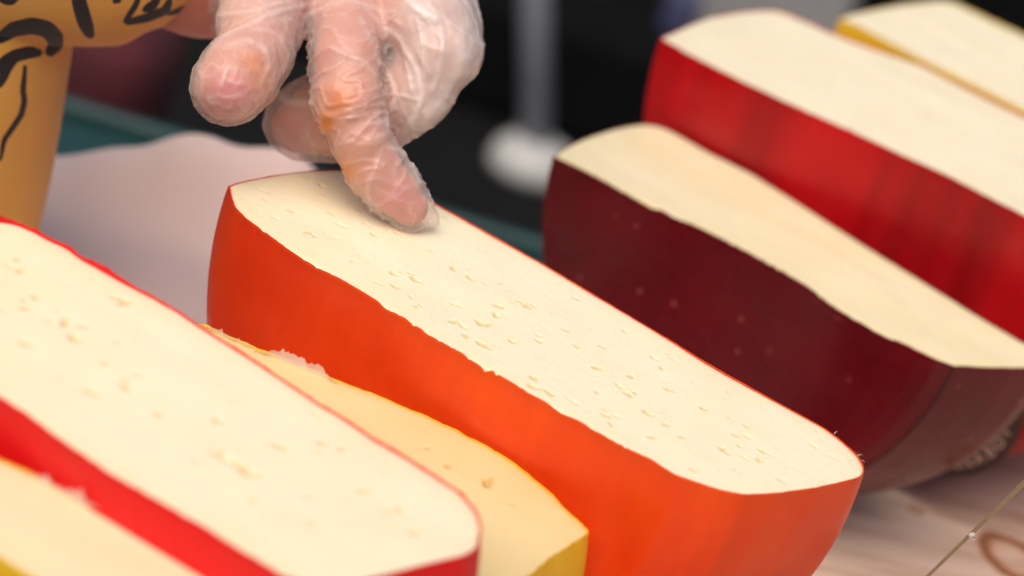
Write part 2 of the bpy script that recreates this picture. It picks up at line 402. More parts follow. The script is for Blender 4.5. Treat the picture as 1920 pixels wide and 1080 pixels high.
ch_o, inf_o = cheese('orange waxed half wheel with pale cut face under the gloved fingertip', .122,
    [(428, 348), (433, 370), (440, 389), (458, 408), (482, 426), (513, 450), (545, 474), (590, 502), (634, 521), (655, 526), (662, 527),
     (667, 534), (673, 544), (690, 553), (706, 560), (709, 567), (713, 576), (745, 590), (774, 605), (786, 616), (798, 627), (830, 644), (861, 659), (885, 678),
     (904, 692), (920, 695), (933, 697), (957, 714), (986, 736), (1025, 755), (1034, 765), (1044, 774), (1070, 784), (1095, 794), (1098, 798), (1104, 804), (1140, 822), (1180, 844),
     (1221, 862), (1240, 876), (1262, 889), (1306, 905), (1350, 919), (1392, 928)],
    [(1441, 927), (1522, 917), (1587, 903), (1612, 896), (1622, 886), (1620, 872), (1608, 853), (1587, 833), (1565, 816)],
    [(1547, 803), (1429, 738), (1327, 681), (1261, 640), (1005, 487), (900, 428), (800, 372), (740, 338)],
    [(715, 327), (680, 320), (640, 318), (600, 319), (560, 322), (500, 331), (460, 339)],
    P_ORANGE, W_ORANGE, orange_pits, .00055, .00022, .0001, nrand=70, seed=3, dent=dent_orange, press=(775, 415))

ch_d, inf_d = cheese('dark maroon waxed half wheel behind the orange one, smooth butter coloured cut', .102,
    [(1037, 293), (1090, 318), (1150, 350), (1215, 388), (1226, 392), (1238, 394), (1270, 412), (1310, 425), (1350, 446), (1395, 470), (1450, 500), (1500, 527), (1524, 541),
     (1529, 549), (1550, 568), (1600, 599), (1654, 630), (1690, 643), (1726, 661), (1760, 677), (1789, 687)],
    [(1850, 690), (1900, 691), (1950, 690), (1972, 684), (1970, 672)],
    [(1950, 660), (1830, 589), (1612, 454), (1410, 324), (1330, 285), (1280, 257)],
    [(1255, 243), (1235, 235), (1205, 232), (1170, 237), (1130, 248), (1090, 262), (1060, 277)],
    P_DARK, W_DARK, pp([(1485, 498, 6, 4)]), .0008, .0002, .0002, nrand=6, seed=5, end_smooth=1, sharp=26)

ch_r, inf_r = cheese('bright red waxed half wheel with flat straight cut between maroon and yellow wheels', .135,
    [(1238, 72), (1289, 102), (1387, 152), (1484, 198), (1600, 249), (1689, 291), (1778, 331), (1867, 378), (1920, 405), (2073, 483), (2190, 540)],
    [(2250, 550), (2320, 538), (2380, 512), (2402, 476)],
    [(2385, 438), (2260, 380), (1920, 218), (1867, 192), (1778, 149), (1733, 124), (1644, 93), (1556, 60), (1511, 40)],
    [(1467, 21), (1449, 18), (1387, 22), (1333, 31), (1289, 49), (1258, 63)],
    P_RED, W_REDB, pp([(1740, 219, 10, 8), (1650, 205, 14, 5), (1805, 252, 16, 9), (1870, 250, 10, 5), (1560, 150, 16, 6), (1500, 120, 14, 6)]), .0011, .0002, .0003, nrand=30, near_smooth=8, seed=8)

ch_y, inf_y = cheese('yellow waxed half wheel behind the bright red one', .125,
    [(1575, 36), (1610, 50), (1667, 80), (1720, 108), (1800, 148), (2100, 298), (2300, 398)],
    [(2350, 402), (2400, 390), (2432, 360), (2430, 330)],
    [(2380, 290), (1920, 67), (1875, 46), (1831, 25)],
    [(1790, 5), (1764, 1), (1689, 9), (1622, 22), (1590, 30)],
    P_RED, W_YEL, pp([(1875, 142, 14, 10), (1700, 60, 12, 6)]), .0012, .0002, .0003, nrand=12, near_smooth=8, seed=9)

redl_pits = pp([(232, 567, 16, 14), (218, 558, 14, 7), (124, 603, 14, 14), (153, 613, 12, 6), (140, 633, 24, 9), (48, 577, 10, 8), (45, 562, 8, 5),
    (65, 557, 12, 7), (90, 603, 7, 5), (108, 581, 6, 4), (222, 641, 8, 6), (48, 646, 22, 7), (172, 735, 20, 7), (234, 726, 14, 9), (237, 712, 10, 6),
    (258, 703, 10, 5), (295, 775, 12, 8), (174, 521, 5, 4), (410, 787, 18, 7), (440, 870, 60, 9), (425, 858, 30, 7), (470, 888, 30, 9),
    (522, 837, 22, 8), (606, 830, 14, 8), (641, 841, 10, 7), (597, 848, 10, 4), (682, 920, 14, 8), (577, 932, 8, 6), (472, 941, 8, 7), (749, 955, 12, 7),
    (727, 960, 12, 5), (583, 981, 10, 6), (779, 997, 14, 7), (199, 680, 10, 5), (366, 867, 10, 5), (35, 486, 12, 5), (40, 506, 10, 9)])
ch_l, inf_l = cheese('red waxed half wheel, yellowish eyes in its cream cut, beside the small aged one', .130,
    [(-345, 505), (-180, 622), (0, 746), (63, 790), (126, 835), (189, 880), (252, 918), (315, 954), (378, 990), (456, 1037), (504, 1066), (535, 1084)],
    [(565, 1096), (620, 1103), (680, 1092), (726, 1079), (794, 1062), (866, 1045), (890, 1036), (901, 1020), (904, 984), (895, 960)],
    [(861, 921), (822, 896), (765, 859), (697, 820), (649, 787), (591, 753), (505, 694), (423, 642), (349, 594), (289, 558), (241, 533), (193, 506), (144, 479), (125, 463), (96, 452), (72, 439), (48, 427), (24, 419)],
    [(0, 415), (-60, 413), (-140, 425), (-230, 448), (-310, 478)],
    P_RED, W_RED, redl_pits, .0008, .0003, .0004, nrand=10, near_smooth=6, lip_wild=.0018, seed=12, pit_color=.55)

ch_a, inf_a = cheese('small aged yellow half wheel, deep straw cut, wedged between red and orange wheels', .100,
    [(170, 700), (500, 890), (760, 1045), (850, 1098)],
    [(905, 1110), (960, 1098), (1001, 1075), (1034, 1046), (1073, 1022), (1098, 1006)],
    [(1106, 998), (1087, 979), (1068, 962), (1039, 931), (1005, 902), (962, 868), (909, 835), (861, 810), (822, 791), (779, 772), (740, 755), (697, 738), (659, 724), (600, 700), (533, 673), (480, 652), (432, 632), (384, 609)],
    [(350, 608), (300, 620), (230, 655)],
    P_AGED, W_YEL, pp([(915, 905, 18, 16), (841, 873, 14, 6), (800, 840, 8, 4)]), .0008, .0004, .0003, nrand=14, near_smooth=6, seed=15)

ch_p, inf_p = cheese('pale peach half wheel with torn film on its edge, in front of the red one', .118,
    [(-400, 800), (0, 1047), (300, 1232)],
    [(350, 1238), (410, 1222), (470, 1185), (510, 1155)],
    [(490, 1132), (402, 1076), (376, 1058), (337, 1034), (285, 1006), (259, 992), (220, 972), (181, 956), (130, 930), (78, 899), (39, 877), (0, 864), (-300, 690)],
    [(-350, 690), (-400, 720), (-420, 760)],
    P_PEACH, W_YEL, (), .001, .0004, .0003, nrand=8, near_smooth=6, seed=17)

# dark seam of thick wax down the maroon wheel's edge
W_SEAM = wax_mat('seam_wax', (.02, .003, .004), (.035, .004, .006), .3, .1, .4)
ic = len(inf_d['segs'][0])-1
P_ = [np.array([*r[ic], z[ic]]) for r, z in zip(inf_d['rows'][3:], inf_d['zs'][3:]) if z[ic] > .012]
V = []; F = []; nd = inf_d['nrm'][ic-6]+inf_d['nrm'][ic+6]; nd /= np.linalg.norm(nd); tn_ = np.array([-nd[1], nd[0]])
for i, p in enumerate(P_):
    f = i/(len(P_)-1); wd = .0016*(1+.35*fbm1(i*.5, 3, 2))*(1-.4*f)
    for k in range(7):
        a = math.pi*k/6; c = math.cos(a)*wd; o_ = math.sin(a)*.0006
        V.append((p[0]+tn_[0]*c*.7+nd[0]*(o_-.0011*abs(math.cos(a))), p[1]+tn_[1]*c*.7+nd[1]*(o_-.0011*abs(math.cos(a))), p[2]))
for i in range(len(P_)-1):
    for k in range(6): F.append((i*7+k, (i+1)*7+k, (i+1)*7+k+1, i*7+k+1))
mesh_obj('wax_seam', V, F, W_SEAM, ch_d)

# torn shreds of clear film along cut edges
def film_mat():
    m = NT('clear_film'); n = m.noise(m.coord(), 300, 3)
    tr = m.n('ShaderNodeBsdfTransparent')
    m.setp(Base_Color=(.85, .78, .74), Roughness=.22, Normal=m.bump(n, .5, .0005))
    mx = m.n('ShaderNodeMixShader'); mx.inputs[0].default_value = .62
    m.l(tr.outputs[0], mx.inputs[1]); m.l(m.b.outputs[0], mx.inputs[2]); m.l(mx.outputs[0], m.out.inputs[0]); return m.m
FILM = film_mat()
def film(root, inf, chain, hts, seed):
    q = on_z(chain, inf['h'])[:, :2]; q = np.c_[q@inf['e1']-inf['uc'], q@inf['e2']-inf['vc']]
    n = int(np.linalg.norm(np.diff(q, axis=0), axis=1).sum()/.0005)
    Q = resample(q, n); H = np.interp(np.linspace(0, 1, n), np.linspace(0, 1, len(hts)), hts)
    V = []; F = []; M = 4; rr = random.Random(seed)
    for i in range(n):
        hh = H[i]*(1+.35*fbm1(i*.35, seed, 3)) + (.0006 if rr.random() < .12 else 0)*(H[i] > 0)
        for j in range(M):
            f = j/(M-1)
            V.append((Q[i, 0], Q[i, 1]-.0004-.0013*f*f*(1+fbm1(i*.11, seed+3, 2)), inf['h']-.0004+max(0, hh)*f))
    for i in range(n-1):
        for j in range(M-1): F.append((i*M+j, (i+1)*M+j, (i+1)*M+j+1, i*M+j+1))
    return mesh_obj('film_shred', V, F, FILM, root)
film(ch_a, inf_a, [(480, 655), (533, 675), (567, 690), (600, 704), (645, 721)], [0, .0012, .0040, .0046, .0040, .0044, .0024, 0], 2)
film(ch_a, inf_a, [(384, 611), (432, 634), (480, 654)], [.0008, .0022, .0016, .0010], 4)
film(ch_p, inf_p, [(40, 880), (78, 901), (130, 932), (181, 958), (205, 967)], [0, .0014, .0026, .0024, .003, .0046, .0034, 0], 5)
film(ch_p, inf_p, [(285, 1008), (337, 1036), (376, 1060)], [0, .0016, .0012, .0014, 0], 6)

# fibres and crumbs of wax on the orange rim
def fibre(root, inf, px, py, dirv, ln):
    q = on_z([(px, py)], inf['h'])[0][:2]; u, v = q@inf['e1']-inf['uc'], q@inf['e2']-inf['vc']
    V = []; F = []; n = 6; r = .00013
    for i in range(n):
        f = i/(n-1); c = np.array([u+dirv[0]*ln*f, v+dirv[1]*ln*f, inf['h']+.0002+ln*(dirv[2]*f-.6*f*f)])
        for k in range(5): V.append(c+r*(1-.6*f)*np.array([math.cos(k*1.256), math.sin(k*1.256), .3*math.sin(k*1.256)]))
    for i in range(n-1):
        for k in range(5): F.append((i*5+k, i*5+(k+1) % 5, (i+1)*5+(k+1) % 5, (i+1)*5+k))
    mesh_obj('wax_fibre', V, F, P_ORANGE, root)
for (x, y, d, l) in ((1564, 814, (.2, .4, 1), .0020), (1608, 855, (.6, .4, .9), .0018), (1615, 864, (.9, .1, .5), .0012)):
    fibre(ch_o, inf_o, x, y, d, l)

# ------------------------------------------------------------------ round printed label on the red wheel's flat side
def label_disc():
    inf = inf_r; e1, e2 = inf['e1'], inf['e2']
    # plane of the near flat side
    vs_ = float(np.median(inf['O'][:len(inf['segs'][0]), 1])) + inf['vc']
    def on_side(p, v):
        r = ray(p); n = np.array([e2[0], e2[1], 0]); t = (v - CAMP@n)/(r@n); return CAMP + r*t[:, None]
    pts = on_side([(1790, 893), (1850, 882), (1890, 850), (1912, 820)], vs_)
    U = pts[:, :2]@e1; Zz = pts[:, 2]
    M = np.c_[2*U, 2*Zz, np.ones(4)]; s = np.linalg.lstsq(M, U**2+Zz**2, rcond=None)[0]
    return s[0]-inf['uc'], s[1], math.sqrt(s[2]+s[0]**2+s[1]**2), vs_-inf['vc']
lu, lz, lr, lv = label_disc()

On = inf_r['O'][:len(inf_r['segs'][0])]; lv = float(On[np.abs(On[:, 0]-lu) < .045, 1].min())
LB = plain('label_dark_brown', (.045, .018, .012), .45, .2, 80)
LT = plain('label_print', (.62, .38, .30), .5, .1, 80)
n = 72
def flat_ring(r0, r1, off):
    V = []; F = []
    for i in range(n):
        a = 2*math.pi*i/n
        for r in (r0, r1): V.append((lu+r*math.cos(a), lv-off, lz+r*math.sin(a)))
    for i in range(n): F.append((2*i, 2*i+1, (2*i+3) % (2*n), (2*i+2) % (2*n)))
    return V, F
lab = mesh_obj('round_label', *flat_ring(.001, lr, .0010), LB, ch_r)
mesh_obj('printed_ring', *flat_ring(lr*.66, lr*.70, .0013), LT, lab)
def glyph(ch, ang, r, size):
    cu = bpy.data.curves.new('letter', 'FONT'); cu.body = ch; cu.size = size; cu.align_x = 'CENTER'; cu.align_y = 'CENTER'
    t = bpy.data.objects.new('t', cu); scene.collection.objects.link(t)
    bpy.context.view_layer.update()
    me = bpy.data.meshes.new_from_object(t); bpy.data.objects.remove(t)
    me.materials.append(LT); o = link(bpy.data.objects.new('letter', me), lab)
    a = ang; x, z = lu+r*math.cos(a), lz+r*math.sin(a)
    # letters stand with their feet outwards along the lower arc
    o.matrix_local = Matrix.Translation((x, lv-.0014, z)) @ Matrix.Rotation(-(a+math.pi/2), 4, 'Y') @ Matrix.Rotation(math.pi/2, 4, 'X')
txt = 'GIIDXNNABOI'
for i, ch in enumerate(txt):
    glyph(ch, rad(-118+i*11.5), lr*.84, lr*.2)

# ------------------------------------------------------------------ rod for a glass pane edge, with a drop
SK = plain('pane_edge', (.33, .26, .14), .4, .12, 200)
a_ = at_depth(1740, 1080, .80); b_ = at_depth(1920, 905, .745)
dv = b_-a_; dv /= np.linalg.norm(dv)
p0 = a_ + dv*((0.0008-a_[2])/dv[2]) if dv[2] > 0 else a_ - dv*.08
p1 = b_ + dv*.05
print('edge_rod', p0, p1)
def tube(P, R, k=10):
    P = np.asarray(P); V = []; F = []
    for i, p in enumerate(P):
        d = P[min(i+1, len(P)-1)]-P[max(i-1, 0)]; d = Vector(d).normalized()
        x = d.orthogonal().normalized(); y = d.cross(x)
        for j in range(k):
            a = 2*math.pi*j/k; V.append(Vector(p)+float(R[i])*(x*math.cos(a)+y*math.sin(a)))
    for i in range(len(P)-1):
        for j in range(k): F.append((i*k+j, i*k+(j+1) % k, (i+1)*k+(j+1) % k, (i+1)*k+j))
    F.append(tuple(range(k))[::-1]); F.append(tuple(range((len(P)-1)*k, len(P)*k)))
    return V, F
L_ = np.linalg.norm(p1-p0); tt = np.linspace(0, 1, 14)
sk = mesh_obj('pane_edge_rod', *tube([p0+(p1-p0)*t for t in tt], [.0002+.00065*min(1, t*1.2) for t in tt]), SK)  # rod stands in for the visible edge of a glass pane
tag(sk, 'thin tapered pale rod in place of a glass pane edge, slanting over the wooden table, a drop clinging to it', 'edge_rod')
md = NT('water'); md.setp(Base_Color=(1, .96, .93), Roughness=.03, Transmission_Weight=.9, IOR=1.33)
q = at_depth(1823, 1006, .772); 
bpy.ops.mesh.primitive_uv_sphere_add(segments=20, ring_count=12, radius=.0013, location=tuple(q))
drop = bpy.context.object; drop.name = 'water_drop'; drop.data.name = 'water_drop'; drop.data.materials.append(md.m)
for v in drop.data.vertices: v.co *= (1+.12*v.co.z/.0013)
drop.data.polygons.foreach_set('use_smooth', [True]*len(drop.data.polygons))
drop.location -= Vector((0, 0, 0)); drop.parent = sk

# ------------------------------------------------------------------ the person: gloved hand, forearm, printed shirt
S_ = None
tip = on_z([(768, 389)], .122+.0070)[0]; D0 = float((tip-CAMP)@VD)
PXM = D0/FPX
def J(x, y, wmm): return at_depth(x, y, D0-wmm/1000)
CO = J(640, 100, 0)                                       # origin of the camera-aligned working frame
def to_f(p): d = np.asarray(p)-CO; return np.array([d@VR, d@VU, -(d@VD)])
def from_f(A): return CO + A[:, :1]*VR + A[:, 1:2]*VU - A[:, 2:3]*VD
def J3(x, y, wmm): return to_f(J(x, y, wmm))
mm = .001
fingers = {
 'index':  [(656, 25, -18, 12.0), (650, 110, 2, 10.8), (651, 190, 8, 10.2), (675, 260, 8, 8.3), (704, 316, 5, 8.2), (737, 356, 2, 7.7), (768, 389, 0, 6.3)],
 'middle': [(740, 10, -24, 13), (795, 55, -10, 12.2), (818, 98, -8, 11.4), (775, 175, -10, 10.6), (700, 228, -16, 10.2), (620, 236, -22, 9.8), (560, 236, -25, 9.4)],
 'ring':   [(768, -25, -40, 12.5), (815, 30, -28, 11.6), (826, 75, -24, 11), (770, 150, -28, 10), (680, 200, -34, 9.6), (590, 205, -36, 9)],
 'pinky':  [(770, -70, -56, 11), (805, -20, -44, 10), (810, 30, -40, 9.5), (750, 110, -42, 9), (680, 150, -44, 8.5)],
 'thumb':  [(540, -70, -28, 17), (500, -10, -10, 14.5), (484, 52, 3, 12.4), (478, 100, 12, 11.0), (450, 135, 20, 11.6), (430, 162, 25, 11.4)],
}
palm = [(380, -75, -62, 27), (470, -70, -52, 25), (600, -55, -42, 22), (700, -40, -36, 18), (652, 10, -20, 14)]
palm2 = [(600, -55, -42, 22), (740, -60, -44, 18), (760, -40, -44, 14)]
forearm = [(395, -78, -64, 25), (250, -120, -60, 25), (110, -130, -52, 28)]
H = .00072
lo_ = np.array([J3(90, 470, 0)[0], J3(640, 470, 0)[1], -.125]); hi_ = np.array([J3(925, 0, 0)[0], J3(640, -300, 0)[1], .045])
NXYZ = np.ceil((hi_-lo_)/H).astype(int)
GX, GY, GZ = [lo_[i]+H*np.arange(NXYZ[i], dtype=np.float32) for i in range(3)]
def seg_sdf(a, b, ra, rb, X, Y, Zc):
    ba = b-a; bb = float(ba@ba)
    px, py, pz = X-a[0], Y-a[1], Zc-a[2]
    t = np.clip((px*ba[0]+py*ba[1]+pz*ba[2])/bb, 0, 1)
    return np.sqrt((px-t*ba[0])**2+(py-t*ba[1])**2+(pz-t*ba[2])**2)-(ra+(rb-ra)*t)
def smin(a, b, k):
    hh = np.clip(.5+.5*(b-a)/k, 0, 1); return b+(a-b)*hh-k*hh*(1-hh)
def field(grow, kf, kp, thick=0.0, withforearm=True):
    X, Y, Zc = GX[:, None, None], GY[None, :, None], GZ[None, None, :]
    def chain_f(pts, g):
        out = None
        for (a, b) in zip(pts[:-1], pts[1:]):
            d = seg_sdf(J3(*a[:3]), J3(*b[:3]), a[3]*mm+g, b[3]*mm+g, X, Y, Zc).astype(np.float32)
            out = d if out is None else smin(out, d, .0025)
        return out
    P = smin(chain_f(palm, 0), chain_f(palm2, 0), .008)
    if withforearm: P = smin(P, chain_f(forearm, 0), .01)
    th = chain_f(fingers['thumb'], grow)
    f = smin(P, th, kp)
    cu = None
    for k in ('middle', 'ring', 'pinky'):
        d = chain_f(fingers[k], grow*1.3); cu = d if cu is None else smin(cu, d, kf)
    ix = chain_f(fingers['index'], grow)
    if grow: ix = smin(ix, seg_sdf(J3(768, 389, 0), J3(802, 406, -4), .0066, .0034, X, Y, Zc).astype(np.float32), .002)
    cu = smin(cu, ix, .004)
    f = np.minimum(smin(f, cu, kp), np.inf)
    return f
def surface_nets(F, lo, h):
    s = F < 0; n = F.shape
    acc = np.zeros(tuple(k-1 for k in n)+(3,), np.float32); cnt = np.zeros(tuple(k-1 for k in n), np.float32)
    sl = lambda o, ax: tuple(slice(o[i], n[i]-1+o[i]) if i != ax else slice(0, n[i]-1) for i in range(3))
    for ax in range(3):
        oth = [i for i in range(3) if i != ax]
        for da in (0, 1):
            for db in (0, 1):
                o = [0, 0, 0]; o[oth[0]] = da; o[oth[1]] = db
                i0 = tuple(slice(o[i], n[i]-1+o[i]) for i in range(3)); o2 = o.copy(); o2[ax] = 1
                i1 = tuple(slice(o2[i], n[i]-1+o2[i]) for i in range(3))
                A, B = F[i0], F[i1]; c = s[i0] != s[i1]
                t = np.where(c, A/(A-B+1e-12), 0)
                for i in range(3): acc[..., i] += np.where(c, (t if i == ax else o[i]), 0)
                cnt += c
    act = cnt > 0; ids = -np.ones(act.shape, np.int64); ids[act] = np.arange(act.sum())
    idx = np.argwhere(act); V = (idx + acc[act]/cnt[act][:, None])*h + lo
    Q = []
    for ax in range(3):
        b, c = [(1, 2), (2, 0), (0, 1)][ax]
        A = [slice(None)]*3; B = [slice(None)]*3; A[ax] = slice(0, n[ax]-1); B[ax] = slice(1, n[ax])
        ch = s[tuple(A)] != s[tuple(B)]
        e = np.argwhere(ch); e = e[(e[:, b] > 0) & (e[:, c] > 0) & (e[:, b] < n[b]-1) & (e[:, c] < n[c]-1)]
        inside = s[tuple(A)][tuple(e.T)]
        def cell(db, dc):
            k = e.copy(); k[:, b] -= db; k[:, c] -= dc; return ids[tuple(k.T)]
        q = np.stack([cell(1, 1), cell(0, 1), cell(0, 0), cell(1, 0)], 1)
        q[~inside] = q[~inside][:, ::-1]; Q.append(q)
    return V, np.vstack(Q)
def px_of(W):
    d = W-CAMP; z = d@VD; return 960+FPX*(d@VR)/z, 540-FPX*(d@VU)/z
def laplace(V, F, it=1):
    E = np.vstack([F[:, [0, 1]], F[:, [1, 2]], F[:, [2, 3]], F[:, [3, 0]]]); 
    for _ in range(it):
        a = np.zeros_like(V); c = np.zeros(len(V))
        for i in range(3):
            a[:, i] = np.bincount(E[:, 0], V[E[:, 1], i], len(V)) + np.bincount(E[:, 1], V[E[:, 0], i], len(V))
        c = np.bincount(E[:, 0], minlength=len(V))+np.bincount(E[:, 1], minlength=len(V))
        V = .5*V + .5*a/np.maximum(c, 1)[:, None]
    return V
def normals(V, F):
    n_ = np.cross(V[F[:, 2]]-V[F[:, 0]], V[F[:, 3]]-V[F[:, 1]]); N_ = np.zeros_like(V)
    for i in range(3):
        for k in range(4): N_[:, i] += np.bincount(F[:, k], n_[:, i], len(V))
    return N_/(np.linalg.norm(N_, axis=1)[:, None]+1e-12)
def seg_dist_px(x, y, pts):
    best = np.full(len(x), 1e9); tb = np.zeros(len(x))
    for k, ((ax, ay), (bx, by)) in enumerate(zip(pts[:-1], pts[1:])):
        dx, dy = bx-ax, by-ay; t = np.clip(((x-ax)*dx+(y-ay)*dy)/(dx*dx+dy*dy), 0, 1)
        d = np.hypot(x-ax-t*dx, y-ay-t*dy); m = d < best; best[m] = d[m]; tb[m] = k+t[m]
    return best, tb

person = empty('person', (TC[0]-.2*tdx[0]+.04*tdy[0], TC[1]-.2*tdx[1]+.04*tdy[1], -.75), TA)
tag(person, 'person in an orange black-lined printed top pressing a gloved finger onto cheese', 'person')
def to_person(W):
    c, s = math.cos(TA), math.sin(TA); d = W-np.array(person.location)
    return np.c_[c*d[:, 0]+s*d[:, 1], -s*d[:, 0]+c*d[:, 1], d[:, 2]]

# --- skin
def skin_mat():
    m = NT('skin'); n1 = m.noise(m.coord(), 60, 4); 
    col = m.ramp(n1, [(.3, (.52, .17, .105)), (.55, (.59, .215, .145)), (.75, (.58, .185, .14))])
    col = m.mix(m.attr('flush'), col, (.62, .11, .13))
    m.setp(Base_Color=col, Roughness=.45, Subsurface_Weight=.35, Subsurface_Scale=.004, Subsurface_Radius=(1, .35, .2),
           Normal=m.bump(m.noise(m.coord(), 700, 3), .25, .0003)); return m.m
F1 = field(0, .004, .0045)
Vf, Fq = surface_nets(F1, lo_, H); Vf = laplace(Vf, Fq, 2)
Wd = from_f(Vf); px, py = px_of(Wd)
body = mesh_obj('body', to_person(Wd), Fq, skin_mat(), person)
fl = 1.3*np.exp(-(((px-440)/42)**2+((py-165)/32)**2)) + .5*np.exp(-(((px-660)/40)**2+((py-190)/30)**2)) + .5*np.exp(-(((px-740)/40)**2+((py-370)/30)**2))
front = (Vf[:, 2] > -.012)
attr(body, 'flush', np.clip(fl*front*1.2, 0, 1)*.9)

# --- glove: loose, wrinkled, half clear
def glove_mat():
    m = NT('clear_vinyl_glove')
    cr = m.attr('crease'); st = m.attr('stain'); mk = m.attr('milky')
    fine = m.noise(m.coord(), 380, 4, .65, 1.2)
    tr = m.n('ShaderNodeBsdfTransparent'); tr.inputs[0].default_value = (.97, .93, .90, 1)
    col = m.mix(st, (.88, .75, .70), (.78, .24, .04))
    vo = m.n('ShaderNodeTexVoronoi'); vo.feature = 'SMOOTH_F1'; vo.inputs['Scale'].default_value = 150; vo.inputs['Smoothness'].default_value = .35
    wn = m.n('ShaderNodeTexNoise'); wn.inputs['Scale'].default_value = 90; m.l(m.coord(), wn.inputs['Vector'])
    wv_ = m.n('ShaderNodeMix'); wv_.data_type = 'VECTOR'; wv_.inputs[0].default_value = .025; m.l(m.coord((1, 1, .6)), wv_.inputs[4]); m.l(wn.outputs['Color'], wv_.inputs[5])
    m.l(wv_.outputs[1], vo.inputs['Vector'])
    nb = m.bump(vo.outputs['Distance'], .26, .0016); nb = m.bump(fine, .3, .0006, nb)
    m.setp(Base_Color=col, Roughness=.2, Specular_IOR_Level=.7, Normal=nb)
    lw = m.n('ShaderNodeLayerWeight'); lw.inputs[0].default_value = .35
    f = m.math('ADD', m.math('MULTIPLY', cr, .5), m.math('MULTIPLY', st, .45))
    f = m.math('ADD', f, m.math('MULTIPLY', lw.outputs['Facing'], .35))
    f = m.math('ADD', f, m.math('MULTIPLY', mk, .28))
    f = m.math('ADD', f, .18, True)
    f = m.math('MINIMUM', f, .9)
    mx = m.n('ShaderNodeMixShader'); m.l(f, mx.inputs[0]); m.l(tr.outputs[0], mx.inputs[1]); m.l(m.b.outputs[0], mx.inputs[2])
    m.l(mx.outputs[0], m.out.inputs[0]); return m.m
F2 = field(.0011, .016, .006, 0, False) - .0004
Vg_, Fg = surface_nets(F2, lo_, H); Vg_ = laplace(Vg_, Fg, 2)
Ng = normals(Vg_, Fg)
gx, gy = px_of(from_f(Vg_)); gw = Vg_[:, 2]
didx, tix = seg_dist_px(gx, gy, [(p[0], p[1]) for p in fingers['index']])
isidx = (didx < 85) & (gw > -.012) & (gy > 20)
dth, tth = seg_dist_px(gx, gy, [(p[0], p[1]) for p in fingers['thumb'][2:]])
isth = (dth < 95) & (gw > -.006) & (gx < 560)
nv_ = len(Vg_); disp = np.zeros(nv_); crease = np.zeros(nv_)
FOLDS = [  # traced folds of the slack film: path, half width (px), whiteness, height (mm)
 ([(690, 20), (735, 60), (765, 100), (785, 150), (790, 185), (775, 225), (755, 250)], 6, .8, .7), ([(705, 100), (725, 135), (738, 170), (735, 210), (728, 235)], 5, .7, .6),
 ([(780, 30), (790, 70), (795, 110), (795, 150)], 4.5, .5, .5), ([(830, 50), (828, 100), (822, 140), (808, 175)], 6, .5, .6), ([(740, 180), (785, 187)], 4.5, .7, .4),
 ([(760, 110), (770, 160), (772, 180)], 4.5, .4, .4), ([(755, 0), (800, 25), (825, 45)], 9, .9, .8), ([(672, 30), (690, 60), (700, 95)], 4.5, .3, .3), ([(715, 25), (760, 50)], 4.5, .4, .3),
 ([(860, 60), (872, 100), (850, 160), (810, 210), (780, 240)], 12, .45, .5), ([(560, 60), (575, 30), (620, 8), (690, 12), (750, 30)], 6, .5, .5),
 ([(618, 85), (630, 98), (660, 106), (690, 125), (707, 150)], 5, .6, .6), ([(600, 195), (615, 215), (650, 212), (675, 195)], 4.5, .5, .4), ([(625, 60), (640, 85), (670, 100)], 4.5, .35, .3),
 ([(722, 278), (702, 318), (690, 350), (690, 366), (704, 384)], 4.5, .55, .6), ([(722, 279), (755, 288), (775, 325), (788, 352)], 5, .5, .7), ([(700, 352), (740, 372), (772, 388)], 4, .3, .3),
 ([(745, 300), (735, 330), (752, 352)], 4, .3, .3), ([(660, 250), (700, 262), (722, 250)], 4, .4, .4), ([(640, 262), (672, 272), (700, 262)], 4, .35, .3),
 ([(372, 130), (382, 160), (376, 190)], 5, .5, .5), ([(428, 122), (421, 145), (414, 168)], 4.5, .7, .4), ([(421, 146), (440, 160), (462, 156)], 4, .4, .3), ([(405, 178), (432, 188), (458, 174)], 4, .35, .3),
 ([(398, 95), (440, 82), (472, 76), (500, 98), (506, 130), (484, 165)], 5, .55, .6), ([(450, 60), (500, 55), (535, 80), (541, 118), (522, 152)], 5.5, .45, .6),
 ([(385, 100), (420, 68), (470, 46), (540, 16), (620, 2)], 6, .6, .6), ([(402, 30), (440, 26), (500, 14), (560, 2)], 5, .4, .5), ([(420, 60), (470, 30), (500, 32), (520, 50)], 5, .35, .4),
 ([(400, 220), (440, 222), (475, 200)], 5, .3, .4), ([(510, 240), (545, 280), (600, 290)], 6, .35, .4), ([(520, 180), (548, 190), (585, 196)], 8, .7, .4)]
face_cam = (Ng[:, 2] > .05)
def chaikin(P, it=2):
    P = [np.array(p, float) for p in P]
    for _ in range(it):
        Q = [P[0]]
        for a, b in zip(P[:-1], P[1:]): Q += [a*.75+b*.25, a*.25+b*.75]
        P = Q+[P[-1]]
    return [(p[0], p[1]) for p in P]
for pts, wd, wh, ht in FOLDS:
    pts = chaikin(pts); pts = [(x+5*mnoise.noise((x*.03, y*.03, 1)), y+5*mnoise.noise((x*.03, y*.03, 7))) for x, y in pts]
    d, t = seg_dist_px(gx, gy, pts); nseg = len(pts)-1
    fade = np.clip(t/(.25*nseg), 0, 1)*np.clip((nseg-t)/(.25*nseg), 0, 1)*.85+.15
    g = np.exp(-(d/wd)**2)*fade*face_cam; g2 = np.exp(-(d/(wd*2.4))**2)*fade*face_cam
    disp += g*ht*.0009 - .0004*ht*(g2-g); crease = np.maximum(crease, (g*.75+.25*g2)*wh*.62)
